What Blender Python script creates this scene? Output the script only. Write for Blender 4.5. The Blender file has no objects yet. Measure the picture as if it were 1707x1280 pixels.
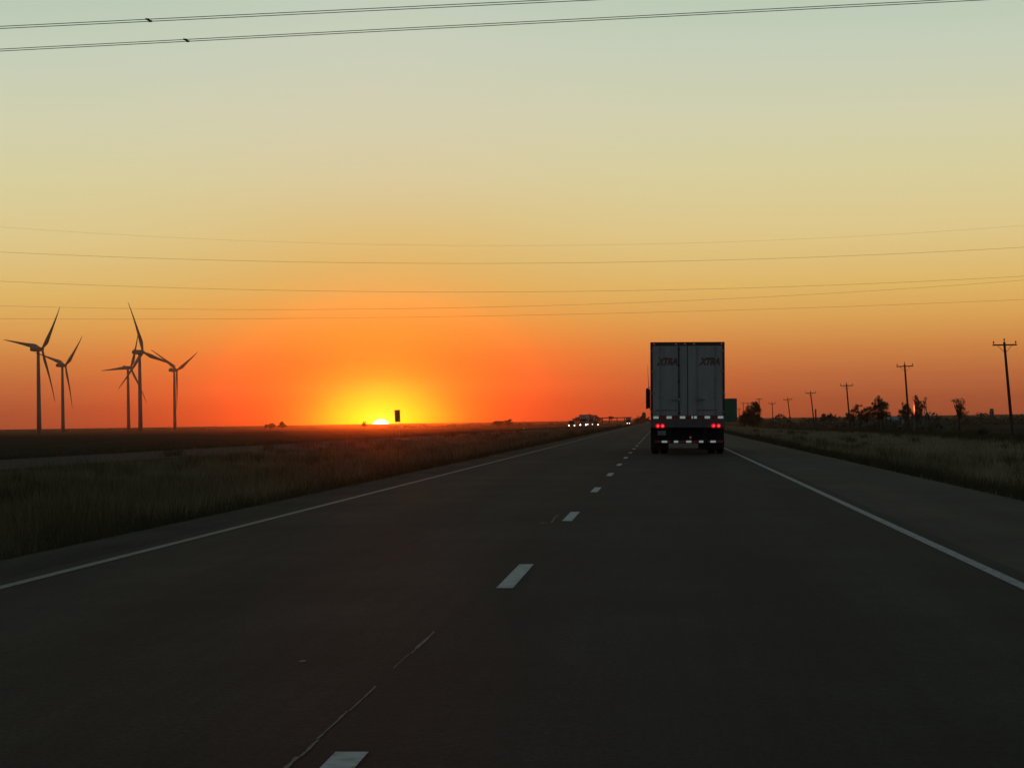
import bpy, bmesh, math, random
import numpy as np
from mathutils import Vector, Matrix
random.seed(7); rng = np.random.default_rng(11)
S = bpy.context.scene
COL = S.collection
R = math.radians

# ------------------------------------------------------------------ camera
FPX = 4330.0                                   # focal length in photo pixels (1707 wide)
EYE = Vector((0, 0, 1.2))
a = Vector(((1103 - 853.5) / FPX, -(698.5 - 640) / FPX, -1)).normalized()   # the road's direction seen by the camera
zc = Vector((-0.0159, 1, 0)); zc = (zc - a * zc.dot(a)).normalized()
xc = a.cross(zc)
W2C = Matrix((xc, a, zc)).transposed()         # world -> camera
C2W = W2C.transposed()
cam_d = bpy.data.cameras.new('camera'); cam = bpy.data.objects.new('camera', cam_d); COL.objects.link(cam)
cam_d.sensor_width = 36; cam_d.lens = FPX / 1707 * 36
cam_d.clip_start = 0.1; cam_d.clip_end = 60000
cam.matrix_world = Matrix.Translation(EYE) @ C2W.to_4x4()
S.camera = cam

def ray(px, py):
    return C2W @ Vector(((px - 853.5) / FPX, -(py - 640) / FPX, -1))
def at(px, py, Y):
    r = ray(px, py); return EYE + r * (Y / r.y)
def atz(px, py, Z):
    r = ray(px, py); return EYE + r * ((Z - EYE.z) / r.z)

# ------------------------------------------------------------------ sky, sun, exposure
def lin(c):
    return tuple((v / 255 / 12.92) if v <= 10 else ((v / 255 + .055) / 1.055) ** 2.4 for v in c)
sr = ray(635, 706.5)
SUN_AZ = math.atan2(sr.x, sr.y)                # from +Y towards +X
SUN_EL = R(-0.13)
W = bpy.data.worlds.new('World'); S.world = W; W.use_nodes = True
nt = W.node_tree; nt.nodes.clear(); L = nt.links
def N(t, tree=None, **kw):
    n = (tree or nt).nodes.new(t)
    for k, v in kw.items(): setattr(n, k, v)
    return n
def M(op, x, y=None, z=None, clamp=False):
    n = N('ShaderNodeMath', operation=op); n.use_clamp = clamp
    for i, v in enumerate((x, y, z)):
        if v is None: continue
        if isinstance(v, (int, float)): n.inputs[i].default_value = v
        else: L.new(v, n.inputs[i])
    return n.outputs[0]
tc = N('ShaderNodeTexCoord'); sep = N('ShaderNodeSeparateXYZ'); L.new(tc.outputs['Generated'], sep.inputs[0])
dx, dy, dz = sep.outputs
elev = M('MULTIPLY', M('ARCSINE', M('MAXIMUM', M('MINIMUM', dz, 0.9999), -0.9999)), 180 / math.pi)
t_el = M('SQRT', M('DIVIDE', M('MAXIMUM', elev, 0.0), 90.0))
hl = M('SQRT', M('ADD', M('ADD', M('MULTIPLY', dx, dx), M('MULTIPLY', dy, dy)), 1e-6))
cosaz = M('DIVIDE', M('ADD', M('MULTIPLY', dx, math.sin(SUN_AZ)), M('MULTIPLY', dy, math.cos(SUN_AZ))), hl)
daz = M('MULTIPLY', M('ARCCOSINE', M('MAXIMUM', M('MINIMUM', cosaz, 1.0), -1.0)), 180 / math.pi)
def ramp(fac, stops, pos=lambda e: math.sqrt(e / 90)):
    n = N('ShaderNodeValToRGB'); cr = n.color_ramp; cr.interpolation = 'LINEAR'
    while len(cr.elements) > 1: cr.elements.remove(cr.elements[-1])
    for i, (e, c) in enumerate(stops):
        el = cr.elements[0] if i == 0 else cr.elements.new(pos(e))
        el.position = pos(e); el.color = (*c, 1)
    L.new(fac, n.inputs[0]); return n.outputs[0]
def dim(c, k): return tuple(v * k for v in c)
UP = [(12, lin((166, 184, 174))), (20, lin((132, 152, 152))), (40, lin((84, 102, 110))), (90, lin((60, 76, 88)))]
NEAR = [(0, lin((216, 48, 6))), (.4, lin((232, 64, 8))), (.9, lin((248, 90, 18))), (1.4, lin((255, 112, 32))), (2.0, lin((243, 140, 48))), (2.6, lin((226, 161, 74))),
        (3.0, lin((217, 172, 91))), (3.5, lin((215, 180, 104))), (4.1, lin((217, 190, 122))), (5.4, lin((217, 203, 158))), (6.7, lin((212, 207, 176))), (8.2, lin((202, 207, 186))), (9.4, lin((192, 204, 186)))] + UP
SIDE = [(0, lin((152, 68, 44))), (.4, lin((165, 78, 46))), (.9, lin((186, 100, 56))), (1.5, lin((205, 129, 66))), (2.2, lin((219, 162, 84))),
        (2.9, lin((223, 182, 102))), (4.1, lin((222, 199, 138))), (5.4, lin((216, 207, 158))), (6.7, lin((209, 208, 175))), (8.2, lin((197, 206, 185))), (9.4, lin((184, 200, 180)))] + UP
EAST = [(0, lin((60, 60, 61))), (6, lin((94, 88, 84))), (15, lin((94, 97, 99))), (40, lin((72, 86, 94))), (90, lin((60, 76, 88)))]
near = ramp(t_el, NEAR); side = ramp(t_el, SIDE); east = ramp(t_el, EAST)
def mixc(f, c1, c2, mode='MIX'):
    n = N('ShaderNodeMix', data_type='RGBA', blend_type=mode)
    for k, v in ((0, f), (6, c1), (7, c2)):
        if isinstance(v, (int, float)): n.inputs[k].default_value = v
        elif isinstance(v, tuple): n.inputs[k].default_value = (*v, 1)
        else: L.new(v, n.inputs[k])
    return n.outputs[2]
w_near = M('POWER', 2.71828, M('MULTIPLY', M('POWER', M('DIVIDE', daz, M('SUBTRACT', 5.3, M('MULTIPLY', M('MINIMUM', M('MAXIMUM', elev, 0.0), 3.0), 0.35))), 2.0), -1.0))
mr = N('ShaderNodeMapRange', interpolation_type='SMOOTHSTEP'); L.new(daz, mr.inputs[0])
mr.inputs[1].default_value = 14; mr.inputs[2].default_value = 120
c = mixc(mr.outputs[0], side, east)
c = mixc(w_near, c, near)
# aureole and disc of the setting sun
sdir = Vector((math.sin(SUN_AZ) * math.cos(SUN_EL), math.cos(SUN_AZ) * math.cos(SUN_EL), math.sin(SUN_EL)))
dt = N('ShaderNodeVectorMath', operation='DISTANCE'); L.new(tc.outputs['Generated'], dt.inputs[0]); dt.inputs[1].default_value = sdir
ang = M('MULTIPLY', dt.outputs['Value'], 180 / math.pi)
# ellipse: the aureole is a little wider than high
def gauss(x, s): return M('POWER', 2.71828, M('MULTIPLY', M('POWER', M('DIVIDE', x, s), 2.0), -1.0))
def addglow(c, f, col): return mixc(f, c, col, 'ADD')
g1 = M('POWER', 2.71828, M('MULTIPLY', M('ADD', M('POWER', M('DIVIDE', daz, 1.22), 2.0), M('POWER', M('DIVIDE', M('ABSOLUTE', elev), 0.60), 2.0)), -1.0))
g2 = gauss(ang, 0.27)
c = addglow(c, g1, (0.35, 0.84, 0.0))
c = addglow(c, g2, (0.3, 0.2, 0.12))
disc = M('SUBTRACT', 1.0, M('SMOOTH_MIN', 1.0, M('DIVIDE', M('MAXIMUM', M('SUBTRACT', ang, 0.125), 0.0), 0.11), 0.0), clamp=True)
c = addglow(c, disc, (9.0, 8.0, 6.0))
bg = N('ShaderNodeBackground'); L.new(c, bg.inputs[0]); bg.inputs[1].default_value = 1.0
wo = N('ShaderNodeOutputWorld'); L.new(bg.outputs[0], wo.inputs[0])

sl = bpy.data.lights.new('sun', 'SUN'); sun = bpy.data.objects.new('sun', sl); COL.objects.link(sun)
sl.energy = 0.11; sl.angle = R(0.53); sl.color = (1.0, 0.095, 0.004)
LE = R(0.45)
ld = Vector((math.sin(SUN_AZ) * math.cos(LE), math.cos(SUN_AZ) * math.cos(LE), math.sin(LE)))
sun.rotation_euler = ld.to_track_quat('Z', 'Y').to_euler()
S.view_settings.view_transform = 'Standard'; S.view_settings.look = 'None'
S.view_settings.exposure = 0; S.view_settings.gamma = 1; S.view_settings.use_curve_mapping = False
S.render.engine = 'CYCLES'
S.cycles.use_denoising = True; S.cycles.max_bounces = 5; S.cycles.volume_bounces = 0
S.cycles.sample_clamp_indirect = 4

# ------------------------------------------------------------------ helpers
def tag(o, label=None, cat=None, group=None, kind=None):
    for k, v in (('label', label), ('category', cat), ('group', group), ('kind', kind)):
        if v: o[k] = v
    return o
def empty(name, loc=(0, 0, 0), rz=0, label=None, cat=None, group=None):
    o = bpy.data.objects.new(name, None); COL.objects.link(o); o.empty_display_size = .3
    o.location = loc; o.rotation_euler = (0, 0, rz); return tag(o, label, cat, group)
class MB:
    def __init__(s): s.v = []; s.f = []
    def add(s, vs, fs):
        b = len(s.v); s.v += [tuple(p) for p in vs]; s.f += [tuple(i + b for i in f) for f in fs]; return s
    def box(s, x0, x1, y0, y1, z0, z1, taper=0, tx=None):
        tx = taper if tx is None else tx
        vs = [(x0, y0, z0), (x1, y0, z0), (x1, y1, z0), (x0, y1, z0), (x0 + tx, y0 + taper, z1), (x1 - tx, y0 + taper, z1), (x1 - tx, y1 - taper, z1), (x0 + tx, y1 - taper, z1)]
        return s.add(vs, [(3, 2, 1, 0), (4, 5, 6, 7), (0, 1, 5, 4), (1, 2, 6, 5), (2, 3, 7, 6), (3, 0, 4, 7)])
    def tube(s, pts, rad, n=6, cap=True):
        pts = [Vector(p) for p in pts]
        if not isinstance(rad, (list, tuple)): rad = [rad] * len(pts)
        rings = []; vs = []
        d0 = (pts[1] - pts[0]).normalized()
        u = d0.cross(Vector((0, 0, 1)) if abs(d0.z) < .9 else Vector((1, 0, 0))).normalized()
        for i, p in enumerate(pts):
            d = (pts[min(i + 1, len(pts) - 1)] - pts[max(i - 1, 0)]).normalized()
            u = (u - d * u.dot(d)).normalized(); w = d.cross(u)
            for k in range(n):
                t = 2 * math.pi * k / n; vs.append(p + (u * math.cos(t) + w * math.sin(t)) * rad[i])
        fs = []
        for i in range(len(pts) - 1):
            for k in range(n):
                k2 = (k + 1) % n; fs.append((i * n + k, i * n + k2, (i + 1) * n + k2, (i + 1) * n + k))
        if cap: fs += [tuple(range(n - 1, -1, -1)), tuple((len(pts) - 1) * n + k for k in range(n))]
        return s.add(vs, fs)
    def cyl(s, c, r, axis, h, n=16):
        c = Vector(c); ax = Vector(axis).normalized() * (h / 2)
        return s.tube([c - ax, c + ax], r, n)
    def build(s, name, m, parent=None, smooth=False, bevel=0):
        me = bpy.data.meshes.new(name); me.from_pydata(s.v, [], s.f); me.update()
        if smooth:
            for p in me.polygons: p.use_smooth = True
        me.materials.append(m)
        o = bpy.data.objects.new(name, me); COL.objects.link(o)
        if parent: o.parent = parent
        if bevel:
            md = o.modifiers.new('bevel', 'BEVEL'); md.width = bevel; md.segments = 2; md.limit_method = 'ANGLE'
        return o
def mat(name, col, rough=.7, metal=0, var=.25, scale=2.0, emit=None, estr=0, bump=0, spec=.5, stretch=(1, 1, 1)):
    m = bpy.data.materials.new(name); m.use_nodes = True; t = m.node_tree
    b = t.nodes['Principled BSDF']
    b.inputs['Roughness'].default_value = rough; b.inputs['Metallic'].default_value = metal
    b.inputs['Specular IOR Level'].default_value = spec
    g = t.nodes.new('ShaderNodeTexCoord'); n = t.nodes.new('ShaderNodeTexNoise'); n.inputs['Scale'].default_value = scale; n.inputs['Detail'].default_value = 5
    mp = t.nodes.new('ShaderNodeMapping'); mp.inputs['Scale'].default_value = stretch; t.links.new(g.outputs['Object'], mp.inputs[0])
    t.links.new(mp.outputs[0], n.inputs['Vector'])
    r = t.nodes.new('ShaderNodeValToRGB'); r.color_ramp.elements[0].position = .3; r.color_ramp.elements[1].position = .7
    r.color_ramp.elements[0].color = (*[v * (1 - var) for v in col], 1); r.color_ramp.elements[1].color = (*[min(1, v * (1 + var)) for v in col], 1)
    t.links.new(n.outputs['Fac'], r.inputs[0]); t.links.new(r.outputs[0], b.inputs['Base Color'])
    if bump:
        bp = t.nodes.new('ShaderNodeBump'); bp.inputs['Strength'].default_value = bump; bp.inputs['Distance'].default_value = .01
        t.links.new(n.outputs['Fac'], bp.inputs['Height']); t.links.new(bp.outputs[0], b.inputs['Normal'])
    if emit:
        b.inputs['Emission Color'].default_value = (*emit, 1); b.inputs['Emission Strength'].default_value = estr
        if estr > 0: m.cycles.emission_sampling = 'NONE'
    return m
def children(o): return [c for c in bpy.data.objects if c.parent == o]

# ------------------------------------------------------------------ terrain
CS = -0.012                                    # cross fall of the carriageway
EL, ER = -5.7, 5.2                             # edges of the pavement
def xo(Y): return -33 + 0.0111 * Y             # centre of the oncoming carriageway
def zo(Y): return -0.35 - 0.001 * np.minimum(Y, 1500)
def sm(t): t = np.clip(t, 0, 1); return t * t * (3 - 2 * t)
def noise2(x, y):
    return (np.sin(x * .31 + 1.7 * np.sin(y * .13)) * np.sin(y * .17 + 1.3 * np.sin(x * .23)) + .5 * np.sin(x * .83 + y * .37) * np.sin(y * .61 - x * .29)) / 1.5
def zg(X, Y):
    X = np.asarray(X, float); Y = np.asarray(Y, float)
    Yp = np.maximum(Y, 0)
    X0 = xo(Yp); Z0 = zo(Yp)
    fieldL = np.interp(Yp, [0, 200, 2300, 3600, 6500, 9000], [-.7, -.9, -4, -4, -1.0, -.6])
    fieldR = np.interp(Yp, [0, 300, 900, 2500, 6000, 9000], [-1.2, -1.2, -3.6, -3.6, -.8, -.4])
    ti = (X - EL) / ((X0 + 5.2) - EL)           # median swale
    med = (CS * EL - .06) * (1 - ti) + (Z0 - .06) * ti - .75 * np.sin(np.pi * np.clip(ti, 0, 1)) ** .8
    tl = sm(((X0 - 5.2) - X) / 9)
    left = (Z0 - .06) * (1 - tl) + fieldL * tl - .35 * np.sin(np.pi * np.clip(((X0 - 5.2) - X) / 9, 0, 1))
    tr = sm((X - ER) / 6.5)
    right = (CS * ER - .06) * (1 - tr) + (-1.1) * tr
    right = right + (fieldR + 1.1) * sm((X - 14) / 20)
    z = np.where(X < X0 - 5.2, left, np.where(X < X0 + 5.2, Z0 - .12, np.where(X < EL, med, np.where(X <= ER, np.minimum(CS * X, CS * ER) - .15 , right))))
    off = np.where((X < EL - .6) & ((X > X0 + 6.2) | (X < X0 - 6.2)) | (X > ER + .6), 1.0, 0.0)
    return z + off * .07 * noise2(X, Y)

def gmat(name, c1, c2, c3, scale=.12, rough=.9):
    m = bpy.data.materials.new(name); m.use_nodes = True; t = m.node_tree; b = t.nodes['Principled BSDF']
    b.inputs['Roughness'].default_value = rough; b.inputs['Specular IOR Level'].default_value = .0
    g = t.nodes.new('ShaderNodeNewGeometry'); mp = t.nodes.new('ShaderNodeMapping'); mp.inputs['Scale'].default_value = (1, .45, 1)
    t.links.new(g.outputs['Position'], mp.inputs[0])
    n1 = t.nodes.new('ShaderNodeTexNoise'); n1.inputs['Scale'].default_value = scale; n1.inputs['Detail'].default_value = 8; n1.inputs['Roughness'].default_value = .62
    n2 = t.nodes.new('ShaderNodeTexNoise'); n2.inputs['Scale'].default_value = scale * 22; n2.inputs['Detail'].default_value = 4
    for n in (n1, n2): t.links.new(mp.outputs[0], n.inputs['Vector'])
    r = t.nodes.new('ShaderNodeValToRGB'); e = r.color_ramp.elements
    e[0].position = .34; e[0].color = (*c1, 1); e[1].position = .66; e[1].color = (*c3, 1); k = e.new(.5); k.color = (*c2, 1)
    t.links.new(n1.outputs['Fac'], r.inputs[0])
    mx = t.nodes.new('ShaderNodeMix'); mx.data_type = 'RGBA'; mx.blend_type = 'MULTIPLY'; mx.inputs[0].default_value = .6
    t.links.new(r.outputs[0], mx.inputs[6]); t.links.new(n2.outputs['Color'], mx.inputs[7])
    bb = t.nodes.new('ShaderNodeMix'); bb.data_type = 'RGBA'; bb.blend_type = 'ADD'; bb.inputs[0].default_value = .35
    t.links.new(mx.outputs[2], bb.inputs[6]); t.links.new(r.outputs[0], bb.inputs[7])
    t.links.new(bb.outputs[2], b.inputs['Base Color'])
    return m
M_field = gmat('field_soil_and_stubble', (.034, .036, .021), (.052, .047, .029), (.078, .064, .040))
XS = sorted(set([-9000, -6000, -4000, -2500, -1600, -1000, -700, -500, -350, -250, -180, -130, -100, -80, -65, -55, -48] + list(np.arange(-44, -5.9, 1.0)) +
                [-6.3, EL - .001, EL + .25, -4, -2, 0, 2, 4, ER - .25, ER + .001, 5.8] + list(np.arange(6.5, 40, 1.5)) + [42, 46, 52, 60, 75, 95, 130, 180, 250, 350, 500, 700, 1000, 1600, 2500, 4000, 6000, 9000]))
YS = [-3000, -1000, -300, -80, -40, -10] + list(np.arange(0, 200, 5)) + list(np.arange(200, 600, 15)) + list(np.arange(600, 1600, 50)) + list(np.arange(1600, 4000, 200)) + [4500, 5000, 5500, 6000, 6500, 7000, 8000, 9000]
gx, gy = np.meshgrid(np.array(XS, float), np.array(YS, float)); gz = zg(gx, gy)
nX, nY = len(XS), len(YS)
mb = MB(); mb.v = [tuple(p) for p in np.stack([gx.ravel(), gy.ravel(), gz.ravel()], 1)]
mb.f = [(j * nX + i, j * nX + i + 1, (j + 1) * nX + i + 1, (j + 1) * nX + i) for j in range(nY - 1) for i in range(nX - 1)]
ground = tag(mb.build('ground', M_field, smooth=True), kind='structure')

# ------------------------------------------------------------------ roads
def asphalt(name, base, split=None, rough=.8, streak=.25, cx=0.0):
    m = bpy.data.materials.new(name); m.use_nodes = True; t = m.node_tree; b = t.nodes['Principled BSDF']; k = t.links
    b.inputs['Roughness'].default_value = rough; b.inputs['Specular IOR Level'].default_value = .042
    g = t.nodes.new('ShaderNodeNewGeometry')
    def nz(sc, detail, rou=.5):
        mp = t.nodes.new('ShaderNodeMapping'); mp.inputs['Scale'].default_value = sc; k.new(g.outputs['Position'], mp.inputs[0])
        n = t.nodes.new('ShaderNodeTexNoise'); n.inputs['Scale'].default_value = 1; n.inputs['Detail'].default_value = detail; n.inputs['Roughness'].default_value = rou
        k.new(mp.outputs[0], n.inputs['Vector']); return n.outputs['Fac']
    def rng_(f, lo, hi, a0=.3, a1=.7):
        r = t.nodes.new('ShaderNodeMapRange'); r.inputs[1].default_value = a0; r.inputs[2].default_value = a1; r.inputs[3].default_value = lo; r.inputs[4].default_value = hi
        k.new(f, r.inputs[0]); return r.outputs[0]
    def mul(x, y):
        n = t.nodes.new('ShaderNodeMath'); n.operation = 'MULTIPLY'
        for i, v in enumerate((x, y)):
            if isinstance(v, (int, float)): n.inputs[i].default_value = v
            else: k.new(v, n.inputs[i])
        return n.outputs[0]
    f = mul(rng_(nz((38, 26, 38), 4, .7), .55, 1.5), rng_(nz((1.3, .09, 1), 4), 1 - streak, 1 + streak))
    f = mul(f, rng_(nz((.35, .25, 1), 6, .65), .62, 1.42))
    f = mul(f, rng_(nz((9, .25, 1), 3), .88, 1.12))
    sx0 = t.nodes.new('ShaderNodeSeparateXYZ'); k.new(g.outputs['Position'], sx0.inputs[0])      # wheel paths polished by traffic, oil between them
    cw_ = t.nodes.new('ShaderNodeMath'); cw_.operation = 'MULTIPLY_ADD'; cw_.inputs[1].default_value = 2 * math.pi / 1.83; cw_.inputs[2].default_value = .19 * 2 * math.pi / 1.83; k.new(sx0.outputs[0], cw_.inputs[0])
    cc_ = t.nodes.new('ShaderNodeMath'); cc_.operation = 'COSINE'; k.new(cw_.outputs[0], cc_.inputs[0])
    wp = rng_(cc_.outputs[0], .86, 1.16, -1, 1); f = mul(f, wp)
    f = mul(f, rng_(nz((2.2, .5, 1), 7, .75), 1.0, 1.55, .62, .72))                               # paler patches and scuffs
    mx = t.nodes.new('ShaderNodeMix'); mx.data_type = 'RGBA'
    mx.inputs[6].default_value = (*base, 1); mx.inputs[7].default_value = (*(split or base), 1)
    sx = t.nodes.new('ShaderNodeSeparateXYZ'); k.new(g.outputs['Position'], sx.inputs[0])
    w = t.nodes.new('ShaderNodeMapRange'); w.inputs[1].default_value = -1.36; w.inputs[2].default_value = -1.28; k.new(sx.outputs[0], w.inputs[0])
    k.new(w.outputs[0], mx.inputs[0])
    vm = t.nodes.new('ShaderNodeVectorMath'); vm.operation = 'SCALE'; k.new(mx.outputs[2], vm.inputs[0]); k.new(f, vm.inputs['Scale'])
    k.new(vm.outputs[0], b.inputs['Base Color'])
    bp = t.nodes.new('ShaderNodeBump'); bp.inputs['Strength'].default_value = .35; bp.inputs['Distance'].default_value = .01
    k.new(nz((60, 60, 60), 3), bp.inputs['Height']); k.new(bp.outputs[0], b.inputs['Normal'])
    return m
M_road = asphalt('worn_asphalt', (.028, .022, .017), (.018, .0195, .0185))
M_shoulder = asphalt('shoulder_asphalt', (.036, .029, .021), (.032, .027, .020), rough=.75)
M_gravel = asphalt('gravel_edge', (.040, .034, .027), rough=.95)
YR = [-400, -200, -100] + list(np.arange(-60, 240, 4)) + list(np.arange(240, 1000, 20)) + list(np.arange(1000, 3001, 100))
def strip(name, x0, x1, m, ys, lift=0., zf=lambda x, y: CS * x, skirt=.0, parent=None, centre=lambda y: 0.0):
    mb = MB(); n = len(ys); vs = []
    for y in ys:
        c = centre(y); vs += [(x0 + c, y, zf(x0 + c, y) + lift), (x1 + c, y, zf(x1 + c, y) + lift)]
        if skirt: vs += [(x0 + c - .05, y, zf(x0 + c, y) + lift - skirt), (x1 + c + .05, y, zf(x1 + c, y) + lift - skirt)]
    q = 4 if skirt else 2; fs = []
    for i in range(n - 1):
        o, p = i * q, (i + 1) * q
        fs.append((o, o + 1, p + 1, p))
        if skirt: fs += [(o + 2, o, p, p + 2), (o + 1, o + 3, p + 3, p + 1)]
    mb.add(vs, fs); return mb.build(name, m, parent)
road = tag(strip('road', -5.0, 2.78, M_road, YR, skirt=.2), kind='structure')
tag(strip('shoulder', 2.78, ER, M_shoulder, YR, skirt=.2), kind='structure')
tag(strip('shoulder', EL, -5.0, M_gravel, YR, skirt=.2), kind='structure')

def paint(name, col, wear=.5):
    m = bpy.data.materials.new(name); m.use_nodes = True; t = m.node_tree; b = t.nodes['Principled BSDF']; k = t.links
    b.inputs['Roughness'].default_value = .7
    g = t.nodes.new('ShaderNodeNewGeometry')
    n = t.nodes.new('ShaderNodeTexNoise'); n.inputs['Scale'].default_value = 14; n.inputs['Detail'].default_value = 6; n.inputs['Roughness'].default_value = .7
    k.new(g.outputs['Position'], n.inputs['Vector'])
    r = t.nodes.new('ShaderNodeValToRGB'); r.color_ramp.elements[0].position = .33; r.color_ramp.elements[1].position = .55
    r.color_ramp.elements[0].color = (*[v * (1 - wear) for v in col], 1); r.color_ramp.elements[1].color = (*col, 1)
    k.new(n.outputs['Fac'], r.inputs[0]); k.new(r.outputs[0], b.inputs['Base Color']); return m
M_white = paint('white_road_paint', (.42, .44, .43), .65); M_line = paint('worn_white_paint', (.27, .285, .28), .75); M_yellow = paint('worn_yellow_paint', (.17, .14, .08), .8)
strip('edge_line', 2.50, 2.605, M_line, YR, .004, parent=road)
strip('edge_line', -4.82, -4.725, M_yellow, YR, .004, parent=road)
me0 = None
for i in range(60):
    y0 = 9.35 - 3.05 + i * 12.16
    if i == 0:
        d0 = strip('lane_dash', -1.195, -1.075, M_white, [0, 1.5, 3.05], .004, parent=road); d0.location = (0, y0, 0)
    else:
        d = d0.copy(); COL.objects.link(d); d.parent = road; d.location = (0, y0, 0)
M_joint = paint('joint_mortar', (.072, .067, .057), .6)
for y, e in ((8.4, 11.3), (12.5, 13.9), (30.2, 31.6)):   # chipped paving joint beside the dashed line
    mb = MB(); wid = random.uniform(.010, .017)
    while y < e:
        ln = random.uniform(.2, 1.1); n = 9; vs = []
        x = -1.31 + random.gauss(0, .012); w = wid * random.uniform(.35, 1.2)
        L_ = [(x - w * random.uniform(.3, 1), y + ln * i / n) for i in range(n + 1)]; R_ = [(x + w * random.uniform(.3, 1), y + ln * i / n) for i in range(n + 1)]
        vs = [(p_, q_, CS * p_ + .004) for p_, q_ in L_] + [(p_, q_, CS * p_ + .004) for p_, q_ in R_]
        mb.add(vs, [(i, n + 1 + i, n + 2 + i, i + 1) for i in range(n)]); y += ln * random.uniform(.98, 1.06)
    o_ = mb.build('pavement_crack', M_joint, road); o_['kind'] = 'stuff'
for (px, py, w, l) in ((505, 1103, .02, .02), (905, 871, .05, .03)):
    p = atz(px, py, .02); mb = MB(); n = 9; vs = []
    for i in range(n):
        t = 2 * math.pi * i / n; rr = random.uniform(.6, 1.1); vs.append((p.x + w * rr * math.cos(t), p.y + l * 3 * rr * math.sin(t), CS * (p.x + w * rr * math.cos(t)) + .004))
    mb.add(vs, [tuple(range(n))]); mb.build('pavement_chip', M_joint, road)
M_road2 = asphalt('far_asphalt', (.034, .032, .027), rough=.95)
YO = [y for y in YR if y <= 2000]
orx = tag(strip('oncoming_road', -4.9, 4.9, M_road2, YO, zf=lambda x, y: float(zo(max(y, 0))), skirt=.2, centre=lambda y: xo(max(y, 0))), kind='structure')

# ------------------------------------------------------------------ grass (stuff)
def blade_mat(name, c1, c2, scale):
    m = bpy.data.materials.new(name); m.use_nodes = True; t = m.node_tree; b = t.nodes['Principled BSDF']; k = t.links
    b.inputs['Roughness'].default_value = .9; b.inputs['Specular IOR Level'].default_value = .0
    at_ = t.nodes.new('ShaderNodeAttribute'); at_.attribute_name = 'shade'
    g = t.nodes.new('ShaderNodeNewGeometry'); n = t.nodes.new('ShaderNodeTexNoise'); n.inputs['Scale'].default_value = scale; n.inputs['Detail'].default_value = 4
    k.new(g.outputs['Position'], n.inputs['Vector'])
    ad = t.nodes.new('ShaderNodeMath'); ad.operation = 'MULTIPLY_ADD'; ad.inputs[1].default_value = .4; k.new(at_.outputs['Fac'], ad.inputs[0])
    mr = t.nodes.new('ShaderNodeMapRange'); mr.inputs[1].default_value = .38; mr.inputs[2].default_value = .64; mr.inputs[4].default_value = .75
    k.new(n.outputs['Fac'], mr.inputs[0]); k.new(mr.outputs[0], ad.inputs[2])
    mx = t.nodes.new('ShaderNodeMix'); mx.data_type = 'RGBA'; mx.inputs[6].default_value = (*c1, 1); mx.inputs[7].default_value = (*c2, 1)
    k.new(ad.outputs[0], mx.inputs[0]); k.new(mx.outputs[2], b.inputs['Base Color'])
    tr = t.nodes.new('ShaderNodeBsdfTranslucent'); k.new(mx.outputs[2], tr.inputs[0]); ms = t.nodes.new('ShaderNodeMixShader'); ms.inputs[0].default_value = .4
    k.new(b.outputs[0], ms.inputs[1]); k.new(tr.outputs[0], ms.inputs[2]); k.new(ms.outputs[0], t.nodes['Material Output'].inputs[0])
    return m
def grass(name, X, Y, H, Wd, m, label):
    n = len(X); Z = zg(X, Y) - .03
    th = rng.uniform(0, 2 * np.pi, n); lean = rng.normal(0, .28, (n, 2)) * H[:, None]
    cx, sy = np.cos(th) * Wd / 2, np.sin(th) * Wd / 2
    v = np.empty((n, 3, 3), np.float32)
    v[:, 0] = np.stack([X - cx, Y - sy, Z], 1); v[:, 1] = np.stack([X + cx, Y + sy, Z], 1)
    v[:, 2] = np.stack([X + lean[:, 0], Y + lean[:, 1], Z + H], 1)
    me = bpy.data.meshes.new(name)
    me.vertices.add(3 * n); me.loops.add(3 * n); me.polygons.add(n)
    me.vertices.foreach_set('co', v.ravel()); me.loops.foreach_set('vertex_index', np.arange(3 * n, dtype=np.int32))
    me.polygons.foreach_set('loop_start', np.arange(0, 3 * n, 3, dtype=np.int32)); 
    me.update(calc_edges=True)
    at_ = me.attributes.new('shade', 'FLOAT', 'FACE'); at_.data.foreach_set('value', rng.uniform(0, 1, n).astype(np.float32))
    me.materials.append(m); o = bpy.data.objects.new(name, me); COL.objects.link(o)
    return tag(o, label, 'grass', kind='stuff')
M_dry = blade_mat('dry_median_grass', (.052, .052, .034), (.21, .185, .115), .22)
M_dry2 = blade_mat('dry_verge_grass', (.095, .09, .06), (.33, .29, .195), .22)
M_dark = blade_mat('dark_weeds_and_edge_shade', (.038, .037, .022), (.085, .076, .042), .4)  # dark weeds, and the painted shade of the pavement edge strips
def clump(X, Y, k=.35, s=3.0):                   # tussock height factor
    return .6 + .5 * (noise2(X * s, Y * s * .8) * k + .5) + .25 * noise2(X * .6 * s, Y * .5 * s)
def loguni(n, a, b, p=1.0): return np.exp(rng.uniform(math.log(a), math.log(b), n))
n = 360000
Y = loguni(n, 14, 700); x_out = np.maximum(-.285 * Y - 4, xo(Y) + 5.0); X = x_out + (EL - .05 - x_out) * rng.uniform(0, 1, n) ** .9
keep = x_out < EL; X, Y = X[keep], Y[keep]
edge = np.clip((EL - X) / 1.2, .25, 1)
grass('median_grass', X, Y, np.clip(rng.gamma(6, .065, len(X)), .1, .9) * clump(X, Y) * edge, .006 * np.maximum(1, Y / 28) * rng.uniform(.7, 1.5, len(X)), M_dry, 'tall dry grass filling the median left of the road')
n = 260000
Y = loguni(n, 22, 900); x_out = np.minimum(.17 * Y + 4, 27); X = ER + .05 + (x_out - ER) * rng.uniform(0, 1, n)
edge = np.clip((X - ER) / 1.2, .25, 1)
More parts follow.
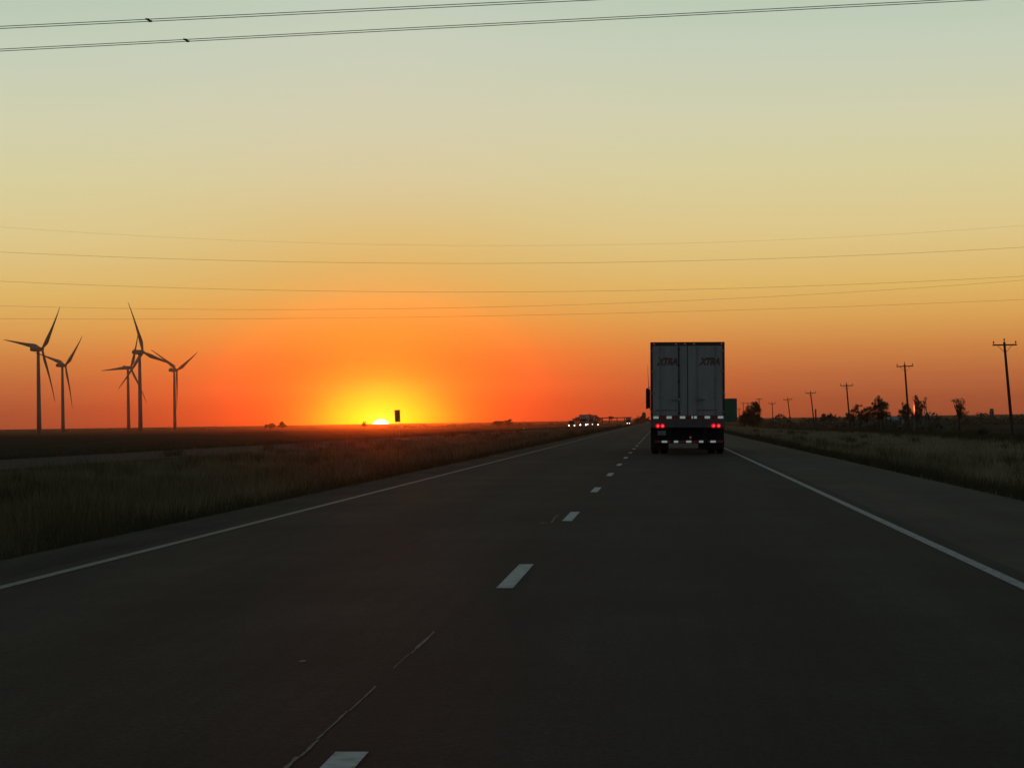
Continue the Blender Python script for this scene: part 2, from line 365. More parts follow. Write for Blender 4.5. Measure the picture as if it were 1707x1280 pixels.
grass('verge_grass', X, Y, np.clip(rng.gamma(6, .055, n), .1, .8) * clump(X, Y) * edge, .006 * np.maximum(1, Y / 28) * rng.uniform(.7, 1.5, n), M_dry2, 'dry grass on the verge right of the road')
n = 30000                                       # weeds coloured dark for the shaded side of the grass at both pavement edges
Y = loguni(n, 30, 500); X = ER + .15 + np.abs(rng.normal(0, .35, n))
grass('edge_shade_weeds', X, Y, np.clip(rng.gamma(5, .045, n), .06, .6) * clump(X, Y), .009 * np.maximum(1, Y / 32), M_dark, 'weeds darkened as the shaded grass edge along the right shoulder')
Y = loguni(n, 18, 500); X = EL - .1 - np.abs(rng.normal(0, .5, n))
grass('edge_shade_weeds', X, Y, np.clip(rng.gamma(5, .05, n), .06, .6) * clump(X, Y), .009 * np.maximum(1, Y / 32), M_dark, 'weeds darkened as the shaded grass edge along the left shoulder')
nc = 420                                        # scattered taller clumps standing out of the grass
cy = loguni(nc, 22, 420); side_ = rng.uniform(0, 1, nc) < .6
cx_ = np.where(side_, EL - .8 - rng.uniform(0, 1, nc) * np.maximum(.26 * cy - 5, 1.5).clip(0, 22), ER + 1.0 + rng.uniform(0, 1, nc) * np.maximum(.15 * cy - 4, 1.0).clip(0, 20))
kk = rng.integers(0, nc, 42000); Y = cy[kk] + rng.normal(0, .3, 42000); X = cx_[kk] + rng.normal(0, .22, 42000); hk = rng.uniform(.45, .95, nc)[kk]
grass('tall_weeds', X, Y, hk * rng.uniform(.4, 1, 42000), .008 * np.maximum(1, Y / 35), M_dark, 'taller dark weed clumps scattered through the roadside grass')
n = 50000                                       # taller weeds along the right field edge and beyond the oncoming carriageway
Y = loguni(n, 120, 900); X = 28 + rng.normal(0, .8, n)
grass('weeds', X, Y, np.clip(rng.gamma(5, .11, n), .1, 1.2), .012 * np.maximum(1, Y / 60), M_dark, 'dark weeds along the edge of the right field')
n = 60000
Y = loguni(n, 80, 1000); X = xo(Y) - 7.5 - np.abs(rng.normal(0, 2.4, n))
grass('weeds', X, Y, np.clip(rng.gamma(5, .10, n), .1, 1.1), .012 * np.maximum(1, Y / 60), M_dark, 'dark weeds beyond the oncoming carriageway')

# ------------------------------------------------------------------ trailer truck ahead
M_trailer = mat('weathered_white_panel', (.40, .42, .395), .5, var=.14, scale=2.2, stretch=(2.4, 1, .4))
M_frame = mat('dark_trailer_frame', (.07, .055, .05), .5, var=.2)
M_sill = mat('grey_steel_sill', (.12, .12, .115), .55, var=.25, scale=3)
M_black = mat('black_rubber', (.018, .018, .018), .85, var=.3, scale=6)
M_steel = mat('dull_steel', (.16, .16, .16), .45, .6, var=.3, scale=5)
M_rod = mat('painted_hardware', (.31, .32, .31), .5, var=.2, scale=4)
M_seal = mat('door_seal', (.05, .052, .05), .7)
M_red = mat('red_reflective_tape', (.42, .035, .03), .35, var=.15, scale=9)
M_wtape = mat('glowing_white_reflective_tape', (.62, .78, .70), .3, var=.1, scale=9, emit=(.62, .8, .70), estr=.22)  # tape and post reflector emit faintly, in place of light thrown back
M_tail = mat('lit_tail_lamp', (.5, .01, .02), .3, emit=(1, .006, .018), estr=.8)
M_core = mat('tail_lamp_filament', (.8, .1, .1), .3, emit=(1, .08, .14), estr=1.8)
M_marker = mat('clearance_lamp', (.45, .08, .05), .3, emit=(1, .22, .14), estr=.12)
M_plate = mat('licence_plate', (.25, .26, .26), .5, var=.35, scale=14)
M_letter = mat('faded_red_lettering', (.20, .125, .115), .6, var=.35, scale=6)
M_dirt = mat('small_grey_lettering', (.17, .17, .17), .6, var=.4, scale=14)
M_cab = mat('dark_cab_paint', (.05, .045, .05), .35)
M_glass = mat('dark_glass', (.02, .022, .025), .08)
TX, TY = 0.885, 90.0
truck = empty('semi_truck', (TX, TY, CS * TX), 0, 'large semi trailer seen from behind with lit red tail lamps in the right lane', 'truck')
truck.rotation_euler = (0, R(0.69), 0)
hw = 1.28
mb = MB(); mb.box(-hw, hw, .06, 16.0, 1.22, 3.85)
mb.build('trailer_body', M_trailer, truck)
mb = MB(); mb.box(-hw - .004, -hw + .075, -.01, .058, 1.32, 3.73).box(hw - .075, hw + .004, -.01, .058, 1.32, 3.73).box(-hw - .004, hw + .004, -.012, .058, 3.73, 3.86)
mb.build('door_frame', M_frame, truck, bevel=.008)
def q(xc_): return (xc_ - 567) * .00388
for sx in (-1, 1):
    x0, x1 = (-1.20, -.012) if sx < 0 else (.012, 1.20)
    mb = MB(); mb.box(x0, x1, -.02, .055, 1.325, 3.725)
    door = mb.build('rear_door', M_trailer, truck, bevel=.006)
    rods = ((-.30, M_seal, .022), (-.95, M_rod, .010)) if sx < 0 else ((.34, M_rod, .010), (.95, M_rod, .010))
    for rx, rm, rr in rods:
        mb = MB(); mb.tube([(rx, -.045, 1.34), (rx, -.045, 3.72)], rr, 8)
        for z in (1.42, 1.95, 2.5, 3.05, 3.62): mb.box(rx - .04, rx + .04, -.045, -.018, z - .025, z + .025)
        mb.build('lock_rod', rm, door)
        if abs(rx) < .5:
            mb = MB(); mb.box(min(rx, rx - sx * -.26), max(rx, rx - sx * -.26), -.075, -.05, 1.86, 1.90).box(rx - .05, rx + .05, -.07, -.02, 1.83, 1.93); mb.build('handle', M_rod, door)
    for z in (1.45, 2.1, 2.85, 3.55):
        mb = MB(); xh = sx * 1.15; mb.box(min(xh, xh + sx * .1), max(xh, xh + sx * .1), -.035, -.018, z - .035, z + .035); mb.build('hinge', M_rod, door)
    cu = bpy.data.curves.new('lettering', 'FONT'); cu.body = 'XTRA'; cu.size = .325; cu.shear = .33; cu.extrude = .001; cu.offset = .022; cu.space_character = 1.0; cu.align_x = 'CENTER'
    tmp = bpy.data.objects.new('lettering_tmp', cu); COL.objects.link(tmp)
    dg = bpy.context.evaluated_depsgraph_get(); me = bpy.data.meshes.new_from_object(tmp.evaluated_get(dg)); bpy.data.objects.remove(tmp)
    me.materials.clear(); me.materials.append(M_letter)
    xsp = [v.co.x for v in me.vertices]; k = .735 / (max(xsp) - min(xsp)); cxm = (max(xsp) + min(xsp)) / 2
    for v in me.vertices: v.co.x = (v.co.x - cxm) * k
    o = bpy.data.objects.new('lettering', me); COL.objects.link(o); o.parent = door
    o.location = (q(383) if sx < 0 else q(760), -.0225, 3.075); o.rotation_euler = (R(90), 0, 0)
    mb = MB(); xa, xb = (q(285), q(468)) if sx < 0 else (q(642), q(822)); x = xa
    while x < xb:                                # one line of small lettering, too small to read
        w = random.uniform(.05, .1); mb.box(x, min(x + w, xb), -.0225, -.0205, 1.475, 1.525); x += w + .018
    mb.build('small_print', M_dirt, door)
mb = MB(); mb.box(-.012, .012, -.022, .05, 1.33, 3.72); mb.build('door_seal', M_seal, truck)
for xcr in (270, 465, 545, 625, 870):
    mb = MB(); x = q(xcr); mb.box(x - .03, x + .03, -.035, -.011, 3.775, 3.815); mb.build('clearance_lamp', M_marker, truck)
mb = MB(); mb.box(-hw, hw, -.03, .25, .90, 1.32); sill = mb.build('sill', M_sill, truck, bevel=.01)
def tape(lst, z0, z1, y, par):
    for a_, b_, col in lst:
        mb = MB(); mb.box(q(a_), q(b_), y - .003, y + .002, z0, z1); mb.build('reflective_tape', M_wtape if col else M_red, par)
tape([(262, 308, 1), (310, 376, 0), (378, 425, 1), (427, 495, 0), (497, 545, 1), (547, 598, 0), (600, 612, 1), (622, 648, 1), (650, 716, 0), (718, 765, 1), (767, 833, 0), (835, 882, 1)], 1.215, 1.30, -.032, sill)
for xcr in (300, 342, 795, 840):
    mb = MB(); x = q(xcr); mb.cyl((x, -.045, .965), 0.072, (0, 1, 0), .035, 20); lamp = mb.build('tail_lamp', M_tail, truck)
    mb = MB(); mb.cyl((x + .01, -.066, .96), .026, (0, 1, 0), .008, 12); mb.build('bulb', M_core, lamp)
mb = MB(); mb.box(q(300), q(372), -.025, -.015, .64, .80); mb.build('licence_plate', M_plate, truck)
for xx in (295, 376):
    mb = MB(); mb.box(q(xx - 5), q(xx + 5), -.015, .0, .62, .92); mb.build('plate_bracket', M_black, truck)
mb = MB(); mb.box(-1.16, 1.21, -.06, .04, .36, .48); guard = mb.build('underride_guard', M_black, truck, bevel=.01)
for x in (-.62, .58):
    mb = MB(); mb.box(x - .05, x + .05, -.03, .05, .48, .91); mb.build('guard_post', M_black, truck)
for y in (.30, 1.65, 3.0):
    mb = MB(); mb.box(-.72, .72, y, y + .06, .40, .96); mb.build('suspension_frame', M_black, truck)
mb = MB(); mb.box(-.70, .70, .36, 3.0, .40, .46); mb.build('slider_plate', M_black, truck)
tape([(275, 333, 0), (335, 383, 1), (385, 412, 0), (443, 481, 1), (482, 550, 0), (552, 598, 1), (600, 665, 0), (667, 705, 1), (745, 765, 0), (767, 815, 1), (818, 878, 0)], .385, .455, -.063, guard)
mb = MB(); mb.box(q(583), q(597), -.05, -.02, .53, .60); mb.build('guard_lamp', M_marker, truck)
for x in (-.44, .44):
    mb = MB(); mb.box(x - .06, x + .06, .3, 15, .965, 1.22); mb.build('chassis_rail', M_black, truck)
def wheel(x, y, r=.50, w=.27):
    o = empty('wheel', (x, y, r)); o.parent = truck
    mb = MB(); pr = [(-w / 2, r * .86), (-w / 2 + .03, r * .97), (-w / 2 + .07, r), (w / 2 - .07, r), (w / 2 - .03, r * .97), (w / 2, r * .86)]
    mb.tube([(px_, 0, 0) for px_, _ in pr], [rr for _, rr in pr], 24); mb.build('tyre', M_black, o, smooth=False)
    mb = MB(); mb.cyl((0, 0, 0), r * .55, (1, 0, 0), w + .02, 18); mb.build('rim', M_steel, o)
    return o
for y in (1.0, 2.25):
    for x in (-1.13, -.82, .82, 1.13): wheel(x, y)
    mb = MB(); mb.cyl((0, y, .5), .09, (1, 0, 0), 1.9, 10); mb.build('axle', M_black, truck)
for y in (13.2, 14.5):
    for x in (-1.1, -.80, .80, 1.1): wheel(x, y)
    mb = MB(); mb.cyl((0, y, .5), .09, (1, 0, 0), 1.9, 10); mb.build('axle', M_black, truck)
for x in (-1.03, 1.03): wheel(x, 19.3, .5, .3)
for xa, xb in ((-1.28, -.67), (.36, 1.24)):
    mb = MB(); mb.box(xa, xb, .24, .255, .16, .95); mb.build('mud_flap', M_black, truck)
for x in (-.84, .84):
    mb = MB(); mb.box(x - .06, x + .06, 11, 11.15, .3, 1.22); lg = mb.build('landing_gear', M_steel, truck)
    mb = MB(); mb.box(x - .11, x + .11, 10.95, 11.2, .27, .3); mb.build('foot_pad', M_steel, lg)
cabm = MB(); cabm.box(-1.2, 1.2, 15.9 + .25, 18.3, .85, 3.4, .12, .08).box(-1.0, 1.0, 18.3, 20.2, .8, 2.1, .12)
cab = cabm.build('cab', M_cab, truck, bevel=.05)
mb = MB(); mb.box(-1.02, 1.02, 18.19, 18.27, 2.25, 3.0); mb.build('windscreen', M_glass, cab)
for sx in (-1, 1):
    mb = MB(); x = sx * 1.46
    vs = [(-.09, 0, 1.25 + .42), (.09, 0, 1.25 + .36), (.09, 0, 2.42), (.05, 0, 2.5), (-.09, 0, 2.42)]
    vv = [(x + sx * -0 + p[0] * -sx * -1, 17.9, p[2]) for p in vs] + [(x + p[0] * sx, 18.1, p[2]) for p in vs]
    mb.add(vv, [(0, 1, 2, 3, 4), (9, 8, 7, 6, 5)] + [(i, i + 5, (i + 1) % 5 + 5, (i + 1) % 5) for i in range(5)])
    mir = mb.build('wing_mirror', M_black, truck)
    for arm in ([(sx * 1.15, 18.0, 2.45), (sx * 1.38, 18, 2.52), (sx * 1.46, 18, 2.46)], [(sx * 1.15, 18.0, 1.62), (sx * 1.34, 18, 1.56), (sx * 1.4, 18, 1.68)]):
        mb = MB(); mb.tube(arm, .018, 6); mb.build('mirror_arm', M_black, mir)
mb = MB(); mb.tube([(-1.44, 18, 2.5), (-1.45, 18, 2.9), (-1.475, 18.1, 3.42)], [.014, .01, .006], 6); mb.build('antenna', M_black, truck)
for x in (-1.0, 1.0):
    mb = MB(); mb.cyl((x, 16.9, .62), .32, (0, 1, 0), 1.5, 16); mb.build('fuel_tank', M_steel, truck)

# ------------------------------------------------------------------ oncoming traffic
M_head = mat('lit_headlamp', (.8, .8, .75), .2, emit=(1, .93, .75), estr=8)
M_headw = mat('warm_headlamp', (.8, .7, .5), .2, emit=(1, .76, .42), estr=7)
M_headd = mat('dim_headlamp', (.8, .8, .75), .2, emit=(1, .95, .85), estr=3)
M_van = mat('dark_red_van_paint', (.10, .05, .05), .35); M_wcab = mat('pale_cab_paint', (.22, .21, .21), .4); M_dcab = mat('dark_truck_paint', (.06, .055, .055), .4); M_box = mat('pale_box_panel', (.14, .135, .135), .5)
def vwheels(root, xs, ys, r, w):
    for x in xs:
        for y_ in ys:
            mb = MB(); mb.cyl((x, y_, r), r, (1, 0, 0), w, 14); o = mb.build('wheel', M_black, root)
            mb = MB(); mb.cyl((x, y_, r), r * .55, (1, 0, 0), w + .02, 12); mb.build('rim', M_steel, o)
def lamps(root, xs, z, y, mats, r=.24):
    for x, m in zip(xs, mats):
        if m: mb = MB(); mb.cyl((x, y, z), r, (0, 1, 0), .08, 12); mb.build('headlamp', m, root)
def van(px, Y, label, mats, m, h=2.3, w=1.95, name='van', cat='van'):
    p = at(px, 708, Y); t = empty(name, (p.x, Y, float(zo(Y))), 0, label, cat, 'oncoming traffic in the far carriageway')
    mb = MB(); hw_ = w / 2                                            # front faces -Y
    prof = [(-2.6, .45), (-2.6, 1.05), (-1.9, 1.2), (-1.15, h - .12), (-.9, h), (2.4, h), (2.6, h - .2), (2.6, .45)]
    n_ = len(prof); vs = [(-hw_ + (.12 if z > 1.25 else 0), y_, z) for y_, z in prof] + [(hw_ - (.12 if z > 1.25 else 0), y_, z) for y_, z in prof]
    mb.add(vs, [tuple(range(n_ - 1, -1, -1)), tuple(range(n_, 2 * n_))] + [(i, (i + 1) % n_, (i + 1) % n_ + n_, i + n_) for i in range(n_)])
    mb.build('body', m, t)
    mb = MB(); mb.add([(-hw_ + .2, -1.9, 1.24), (hw_ - .2, -1.9, 1.24), (hw_ - .25, -1.22, h - .2), (-hw_ + .25, -1.22, h - .2)], [(0, 1, 2, 3)])
    mb.v = [(x, y_ - .02, z + .01) for x, y_, z in mb.v]; mb.build('windscreen', M_glass, t)
    mb = MB(); mb.box(-.6, .6, -2.63, -2.6, .7, .95); mb.build('grille', M_black, t)
    mb = MB(); mb.box(-hw_, hw_, -2.7, -2.6, .42, .62); mb.build('bumper', M_steel, t)
    vwheels(t, (-hw_ + .12, hw_ - .12), (-1.7, 1.6), .36, .24); lamps(t, (-.80, .80), .85, -2.66, mats, .15); return t
def bigtruck(px, Y, label, mats, m, box, boxh=4.05, lampx=.85):
    p = at(px, 708, Y); t = empty('semi_truck', (p.x, Y, float(zo(Y))), 0, label, 'truck', 'oncoming traffic in the far carriageway')
    mb = MB(); mb.box(-1.15, 1.15, -2.6, -.9, .55, 1.95, .08).box(-1.2, 1.2, -.9, 1.4, .55, 3.0, .06); mb.build('cab', m, t, bevel=.06)
    mb = MB(); mb.box(-1.05, 1.05, -.92, -.84, 2.0, 2.75); mb.build('windscreen', M_glass, t)
    mb = MB(); mb.box(-.6, .6, -2.63, -2.55, .8, 1.75); mb.build('grille', M_steel, t)
    mb = MB(); mb.box(-1.22, 1.22, -2.8, -2.6, .4, .72); mb.build('bumper', M_steel, t)
    mb = MB(); mb.box(-1.29, 1.29, 2.0, 16, 1.15, boxh); mb.build('trailer_body', box, t)
    mb = MB(); mb.add([(-1.0, -.3, 2.98), (1.0, -.3, 2.98), (1.1, 1.35, 3.0), (-1.1, 1.35, 3.0), (-1.0, 1.0, boxh - .15), (1.0, 1.0, boxh - .15), (1.1, 1.35, boxh - .15), (-1.1, 1.35, boxh - .15)],
                     [(0, 1, 5, 4), (1, 2, 6, 5), (3, 0, 4, 7), (4, 5, 6, 7), (2, 3, 7, 6)]); mb.build('air_deflector', m, t)
    for sx in (-1, 1):
        mb = MB(); mb.box(sx * 1.45 - .1, sx * 1.45 + .1, -.5, -.35, 1.9, 2.7).box(min(sx * 1.18, sx * 1.4), max(sx * 1.18, sx * 1.4), -.45, -.4, 2.6, 2.65); mb.build('wing_mirror', M_black, t)
    vwheels(t, (-1.05, 1.05), (-1.7, 3.4, 4.7, 13.2, 14.5), .5, .34); lamps(t, (-lampx, lampx), .95, -2.68, mats, .15); return t
van(953.5, 765, 'dark van with warm headlamps leftmost in the oncoming traffic', (M_headw, M_headw), M_van)
bigtruck(972.5, 790, 'oncoming truck with pale cab and white headlamps in the middle of the traffic cluster', (M_head, M_head), M_wcab, M_box)
bigtruck(984, 960, 'oncoming truck with dark cab behind the pale truck', (M_head, M_headd), M_dcab, M_box, 4.1)
van(993.5, 930, 'dark pickup sized van with yellow headlamp at the right end of the cluster', (None, M_headw), M_dcab, 2.2)
bigtruck(1047.5, 1400, 'small far oncoming truck with two close headlamps near the horizon', (M_head, M_head), M_dcab, M_dcab, 4.1, .6)

# ------------------------------------------------------------------ wind turbines
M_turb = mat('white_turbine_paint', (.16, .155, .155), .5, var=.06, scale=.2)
def turbine():
    t = empty('wind_turbine')
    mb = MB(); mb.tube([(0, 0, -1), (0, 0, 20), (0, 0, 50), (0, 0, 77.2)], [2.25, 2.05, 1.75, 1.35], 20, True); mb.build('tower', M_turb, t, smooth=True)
    mb = MB(); pr = [(-8.8, 1.2, 1.2), (-8.2, 1.9, 1.9), (-4, 2.1, 2.3), (1, 2.1, 2.4), (2.6, 1.8, 2.0), (3.1, 1.5, 1.7)]; n_ = 12; vs = []
    for y_, rx, rz in pr:
        for k in range(n_):
            an = 2 * math.pi * k / n_; cs, sn = math.cos(an), math.sin(an)
            vs.append((rx * math.copysign(abs(cs) ** .6, cs), y_, 79 + rz * math.copysign(abs(sn) ** .6, sn)))
    fs = [(i * n_ + k, i * n_ + (k + 1) % n_, (i + 1) * n_ + (k + 1) % n_, (i + 1) * n_ + k) for i in range(len(pr) - 1) for k in range(n_)] + [tuple(range(n_ - 1, -1, -1)), tuple((len(pr) - 1) * n_ + k for k in range(n_))]
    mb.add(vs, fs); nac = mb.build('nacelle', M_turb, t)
    mb = MB(); mb.box(-.6, .6, -7, -5.4, 81.0, 82.0); mb.build('vent', M_turb, nac)
    hub = empty('rotor', (0, 4.6, 79)); hub.parent = t
    mb = MB(); mb.tube([(0, -1.5, 0), (0, -.8, 0), (0, .8, 0), (0, 1.8, 0), (0, 2.3, 0)], [1.2, 1.7, 1.75, 1.0, .2], 16); mb.build('hub', M_turb, hub, smooth=True)
    # one blade along +Z; bends down-wind (-Y) under load
    st = [(0.6, 1.05, 1.05), (2.5, 1.1, 1.05), (6, 1.75, .9), (10, 2.35, .7), (14, 2.15, .55), (20, 1.7, .4), (28, 1.25, .27), (36, .92, .19), (44, .6, .12), (50, .36, .07), (52, .1, .03)]
    vs = []; n_ = 12
    for z, c_, th in st:
        u = z / 52; off = -3.4 * u ** 2.4; tw = R(16) * (1 - u) ** 1.5
        for k in range(n_):
            an = 2 * math.pi * k / n_; x_ = c_ * math.cos(an); y_ = th * math.sin(an)
            shift = c_ - .95 if z > 2.5 else 0
            x_ += shift * .55
            vs.append((x_ * math.cos(tw) - y_ * math.sin(tw), x_ * math.sin(tw) + y_ * math.cos(tw) + off, z))
    bl = MB(); bl.add(vs, [(i * n_ + k, i * n_ + (k + 1) % n_, (i + 1) * n_ + (k + 1) % n_, (i + 1) * n_ + k) for i in range(len(st) - 1) for k in range(n_)] + [tuple((len(st) - 1) * n_ + k for k in range(n_))])
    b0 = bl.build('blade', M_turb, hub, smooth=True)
    for k in (1, 2):
        b = b0.copy(); COL.objects.link(b); b.parent = hub; b.rotation_euler = (0, k * 2 * math.pi / 3, 0)
    return t
def copy_tree(o, parent=None):
    c_ = o.copy(); COL.objects.link(c_)
    if parent: c_.parent = parent
    for ch in children(o): copy_tree(ch, c_)
    return c_
tlabels = ['tall wind turbine at the far left with the biggest rotor', 'second wind turbine from the left, smaller, beside the far left one',
           'thin wind turbine just left of the tallest one, partly behind its blades', 'tallest wind turbine of the right hand trio with one blade nearly upright', 'rightmost wind turbine, nearest to the setting sun']
proto = turbine()
for i, (px, py, d, az) in enumerate(((65.3, 717, 2390, 42.5), (105.2, 717, 3020, 49.5), (214.5, 715, 3200, 28), (234.2, 715, 2540, -13), (291.6, 713, 3380, 64))):
    t = proto if i == 0 else copy_tree(proto)
    p = at(px, py, d); z = float(zg(p.x, d)); t.location = (p.x, d, z); t.rotation_euler = (0, 0, R(-37))
    t.scale = (1, 1, 1)
    tag(t, tlabels[i], 'wind turbine', 'wind turbines on the left horizon')
    for ch in children(t):
        if ch.name.startswith('rotor'): ch.rotation_mode = 'YXZ'; ch.rotation_euler = (R(5.5), R(az), 0)

# ------------------------------------------------------------------ utility poles
M_wood = mat('weathered_pole_wood', (.055, .04, .032), .9, var=.3, scale=3)
M_insul = mat('insulator', (.06, .05, .05), .4)
def upole(px0, py0, px1, d, armw, label, arm_tilt=0, full=True):
    top = at(px0, py0, d); bx = at(px1, py0, d)     # top point, and foot's column
    # foot: follow the measured lean down to the ground
    base_px = px1; fy = 700
    for _ in range(6):
        b = at(base_px, fy, d); z = float(zg(b.x, d)); fy = fy + (b.z - z) / d * FPX
    b = at(base_px, fy, d); b.z -= .0
    t = empty('utility_pole', b, 0, label, 'utility pole', 'wooden utility poles along the right side')
    dv = top - b; h = dv.length
    mb = MB(); mb.tube([dv * -.04, dv * .5, dv], [.17, .145, .115], 10); mb.build('pole', M_wood, t)
    ax = Vector((math.cos(arm_tilt), 0, math.sin(arm_tilt))); c_ = dv * (1 - .3 / h)
    c_ = Vector((c_.x, c_.y - .17, c_.z)); up = Vector((0, 0, 1))
    e0, e1 = c_ - ax * armw / 2, c_ + ax * armw / 2
    mb = MB(); mb.tube([e0, e1], .07, 4); mb.build('cross_arm', M_wood, t)
    for e in (e0 + ax * .1, e1 - ax * .1, dv + Vector((0, 0, -.05))):
        mb = MB(); mb.tube([e, e + up * .18, e + up * .22, e + up * .38], [.03, .03, .085, .05], 8); mb.build('insulator', M_insul, t)
    for s_ in (-1, 1):
        mb = MB(); mb.tube([c_ + ax * s_ * armw * .3 - up * .05, dv * (1 - 1.1 / h) + Vector((0, -.15, 0))], .025, 5); mb.build('brace', M_steel, t)
    return t
PL = [(1674, 570, 1688.5, 257, 2.35, 'nearest utility pole at the right edge, leaning left, with one crossarm', .0),
      (1508, 607, 1516.5, 367, 2.35, 'utility pole rising from the trees beside the orange flare', .02),
      (1411, 640, 1418, 484, 2.4, 'utility pole just left of the loose trees', 0),
      (1351, 653, 1359, 597, 2.4, 'utility pole beside the short stout post', .02),
      (1313, 664, 1320, 708, 2.4, 'small leaning utility pole midway between the dense tree and the short post', .05),
      (1287, 671, 1289.5, 819, 2.3, 'small upright utility pole just right of the dense tree', 0),
      (1265, 664, 1268, 930, 2.3, 'utility pole standing at the right edge of the dense tree', 0),
      (1247, 671, 1248.6, 1041, 2.6, 'far utility pole rising behind the dense tree', 0),
      (1239, 671, 1239.6, 1120, 2.6, 'far utility pole left of the dense tree', 0),
      (1232, 681, 1232.5, 1230, 2.2, 'farthest tiny utility pole beside the green sign', 0)]
for p_ in PL: upole(*p_)
def foot(px, d):
    b = at(px, 700, d); b.z = float(zg(b.x, d)); return b
b = foot(1360, 600); t = empty('post', b, 0, 'short stout wooden post standing right of a utility pole', 'post')
hh = at(1360, 682, 600).z - b.z
mb = MB(); mb.tube([(0, 0, -.2), (0, 0, hh)], [.2, .17], 10); mb.build('shaft', M_wood, t)
mb = MB(); mb.tube([(0, 0, hh), (0, 0, hh + .06)], [.19, .12], 10); mb.build('cap', M_steel, t)

# ------------------------------------------------------------------ overhead lines
M_wire = mat('aluminium_conductor', (.11, .115, .11), .5, .3, var=.1)
def bundle(y0, slope, curve, z, spx, label):
    xs = np.linspace(-1800, 3400, 60); t = None
    for k, off in ((0, 0.0), (1, .46)):
        pts = [atz(x, y0 + slope * x + curve * (x - 850) ** 2, z) + Vector((0, off, 0)) for x in xs]
        if t is None: t = empty('power_line', pts[20], 0, label, 'power line', 'twin conductor lines crossing high overhead'); o0 = pts[20]
        mb = MB(); mb.tube([p - o0 for p in pts], .0135, 6); mb.build('conductor', M_wire, t, smooth=True)
    p = atz(spx, y0 + slope * spx + curve * (spx - 850) ** 2, z) - o0
    mb = MB(); mb.tube([p + Vector((-.05, -.04, .01)), p + Vector((.0, .23, .0)), p + Vector((.05, .50, .01))], .028, 6); mb.tube([p + Vector((-.05, .0, 0)), p + Vector((.05, 0, 0))], .032, 6).tube([p + Vector((-.05, .46, 0)), p + Vector((.05, .46, 0))], .032, 6)
    mb.build('spacer', M_black, t)
bundle(44.5, -.0482, 1e-7, 15.0, 246, 'upper twin power line near the top of the picture')
bundle(82.5, -.0522, 0, 15.0, 309, 'lower twin power line of the overhead pair')
def wire(pts, d, r, label, k=.75):
    cf = np.polyfit([p[0] for p in pts], [p[1] for p in pts], 2); xs = np.linspace(-900, 2700, 60)
    P = [at(x, float(np.polyval(cf, x)), d) for x in xs]
    t = empty('power_line', P[30], 0, label, 'power line', 'thin sagging wires crossing behind')
    mb = MB(); mb.tube([p - P[30] for p in P], r * k, 5); mb.build('conductor', M_wire, t, smooth=True)
wire([(0, 378.5), (427, 402), (854, 409.3), (1054, 408), (1281, 401), (1707, 376)], 196, .0055, 'topmost and faintest of the five sagging wires')
wire([(0, 420), (427, 436), (854, 439), (1281, 431), (1707, 412.5)], 190, .011, 'second highest of the five sagging wires')
wire([(0, 469.5), (427, 482), (854, 487), (1281, 480), (1707, 460)], 194, .011, 'third highest of the five sagging wires')
wire([(0, 510), (427, 516), (854, 511), (1281, 495), (1707, 467)], 206, .010, 'fourth sagging wire, closing on the third at the right')
wire([(0, 531), (427, 532.5), (854, 526), (1281, 514), (1707, 500)], 202, .010, 'lowest of the five sagging wires')

# ------------------------------------------------------------------ signs and posts
M_green = mat('green_sign_sheeting', (.022, .15, .10), .5, var=.15, scale=1)
M_alu = mat('sign_back_aluminium', (.12, .11, .10), .5, .3, var=.2)
d = 320; p0 = at(1163, 665, d); p1 = at(1229, 703.5, d)
b = Vector(((p0.x + p1.x) / 2, d, float(zg((p0.x + p1.x) / 2, d))))
t = empty('road_sign', b, 0, 'large green highway sign half hidden behind the truck', 'road sign')
x0, x1, z0, z1 = p0.x - b.x, p1.x - b.x, p1.z - b.z, p0.z - b.z
mb = MB(); mb.box(x0, x1, -.02, .01, z0, z1); mb.build('panel', M_green, t, bevel=.005)
for k in (.25, .75):
    xx = x0 + (x1 - x0) * k; mb = MB(); mb.box(xx - .07, xx + .07, .012, .16, -.2, z1 - .05); mb.build('post', M_steel, t)
d = 318; p0 = at(657.8, 683.3, d); p1 = at(667.3, 703.2, d); xm = (p0.x + p1.x) / 2
b = Vector((xm, d, float(zg(xm, d)))); t = empty('road_sign', b, 0, 'tall narrow dark sign back standing just right of the setting sun', 'road sign')
lx = -.02
mb = MB(); mb.add([(p0.x - xm + lx, -.01, p0.z - b.z), (p1.x - xm + lx, -.01, p0.z - b.z + .02), (p1.x - xm, -.01, p1.z - b.z), (p0.x - xm + .03, -.01, p1.z - b.z)] + [(p0.x - xm + lx, .01, p0.z - b.z), (p1.x - xm + lx, .01, p0.z - b.z + .02), (p1.x - xm, .01, p1.z - b.z), (p0.x - xm + .03, .01, p1.z - b.z)],
                  [(0, 3, 2, 1), (4, 5, 6, 7), (0, 1, 5, 4), (1, 2, 6, 5), (2, 3, 7, 6), (3, 0, 4, 7)]); mb.build('panel', M_alu, t)
for k in (-.2, .2):
    mb = MB(); mb.box(k - .018, k + .018, -.05, -.012, -.2, p0.z - b.z - .1); mb.build('post', M_steel, t)
b = Vector((at(873, 700, 420).x, 420, 0)); b.z = float(zg(b.x, 420)); t = empty('delineator_post', b, 0, 'tiny pale roadside marker post in the median grass', 'marker post')
mb = MB(); mb.box(-.045, .045, -.02, .02, -.1, 1.1); mb.build('post', M_alu, t)
mb = MB(); mb.box(-.04, .04, -.03, -.021, .92, 1.06); mb.build('reflector', M_wtape, t)

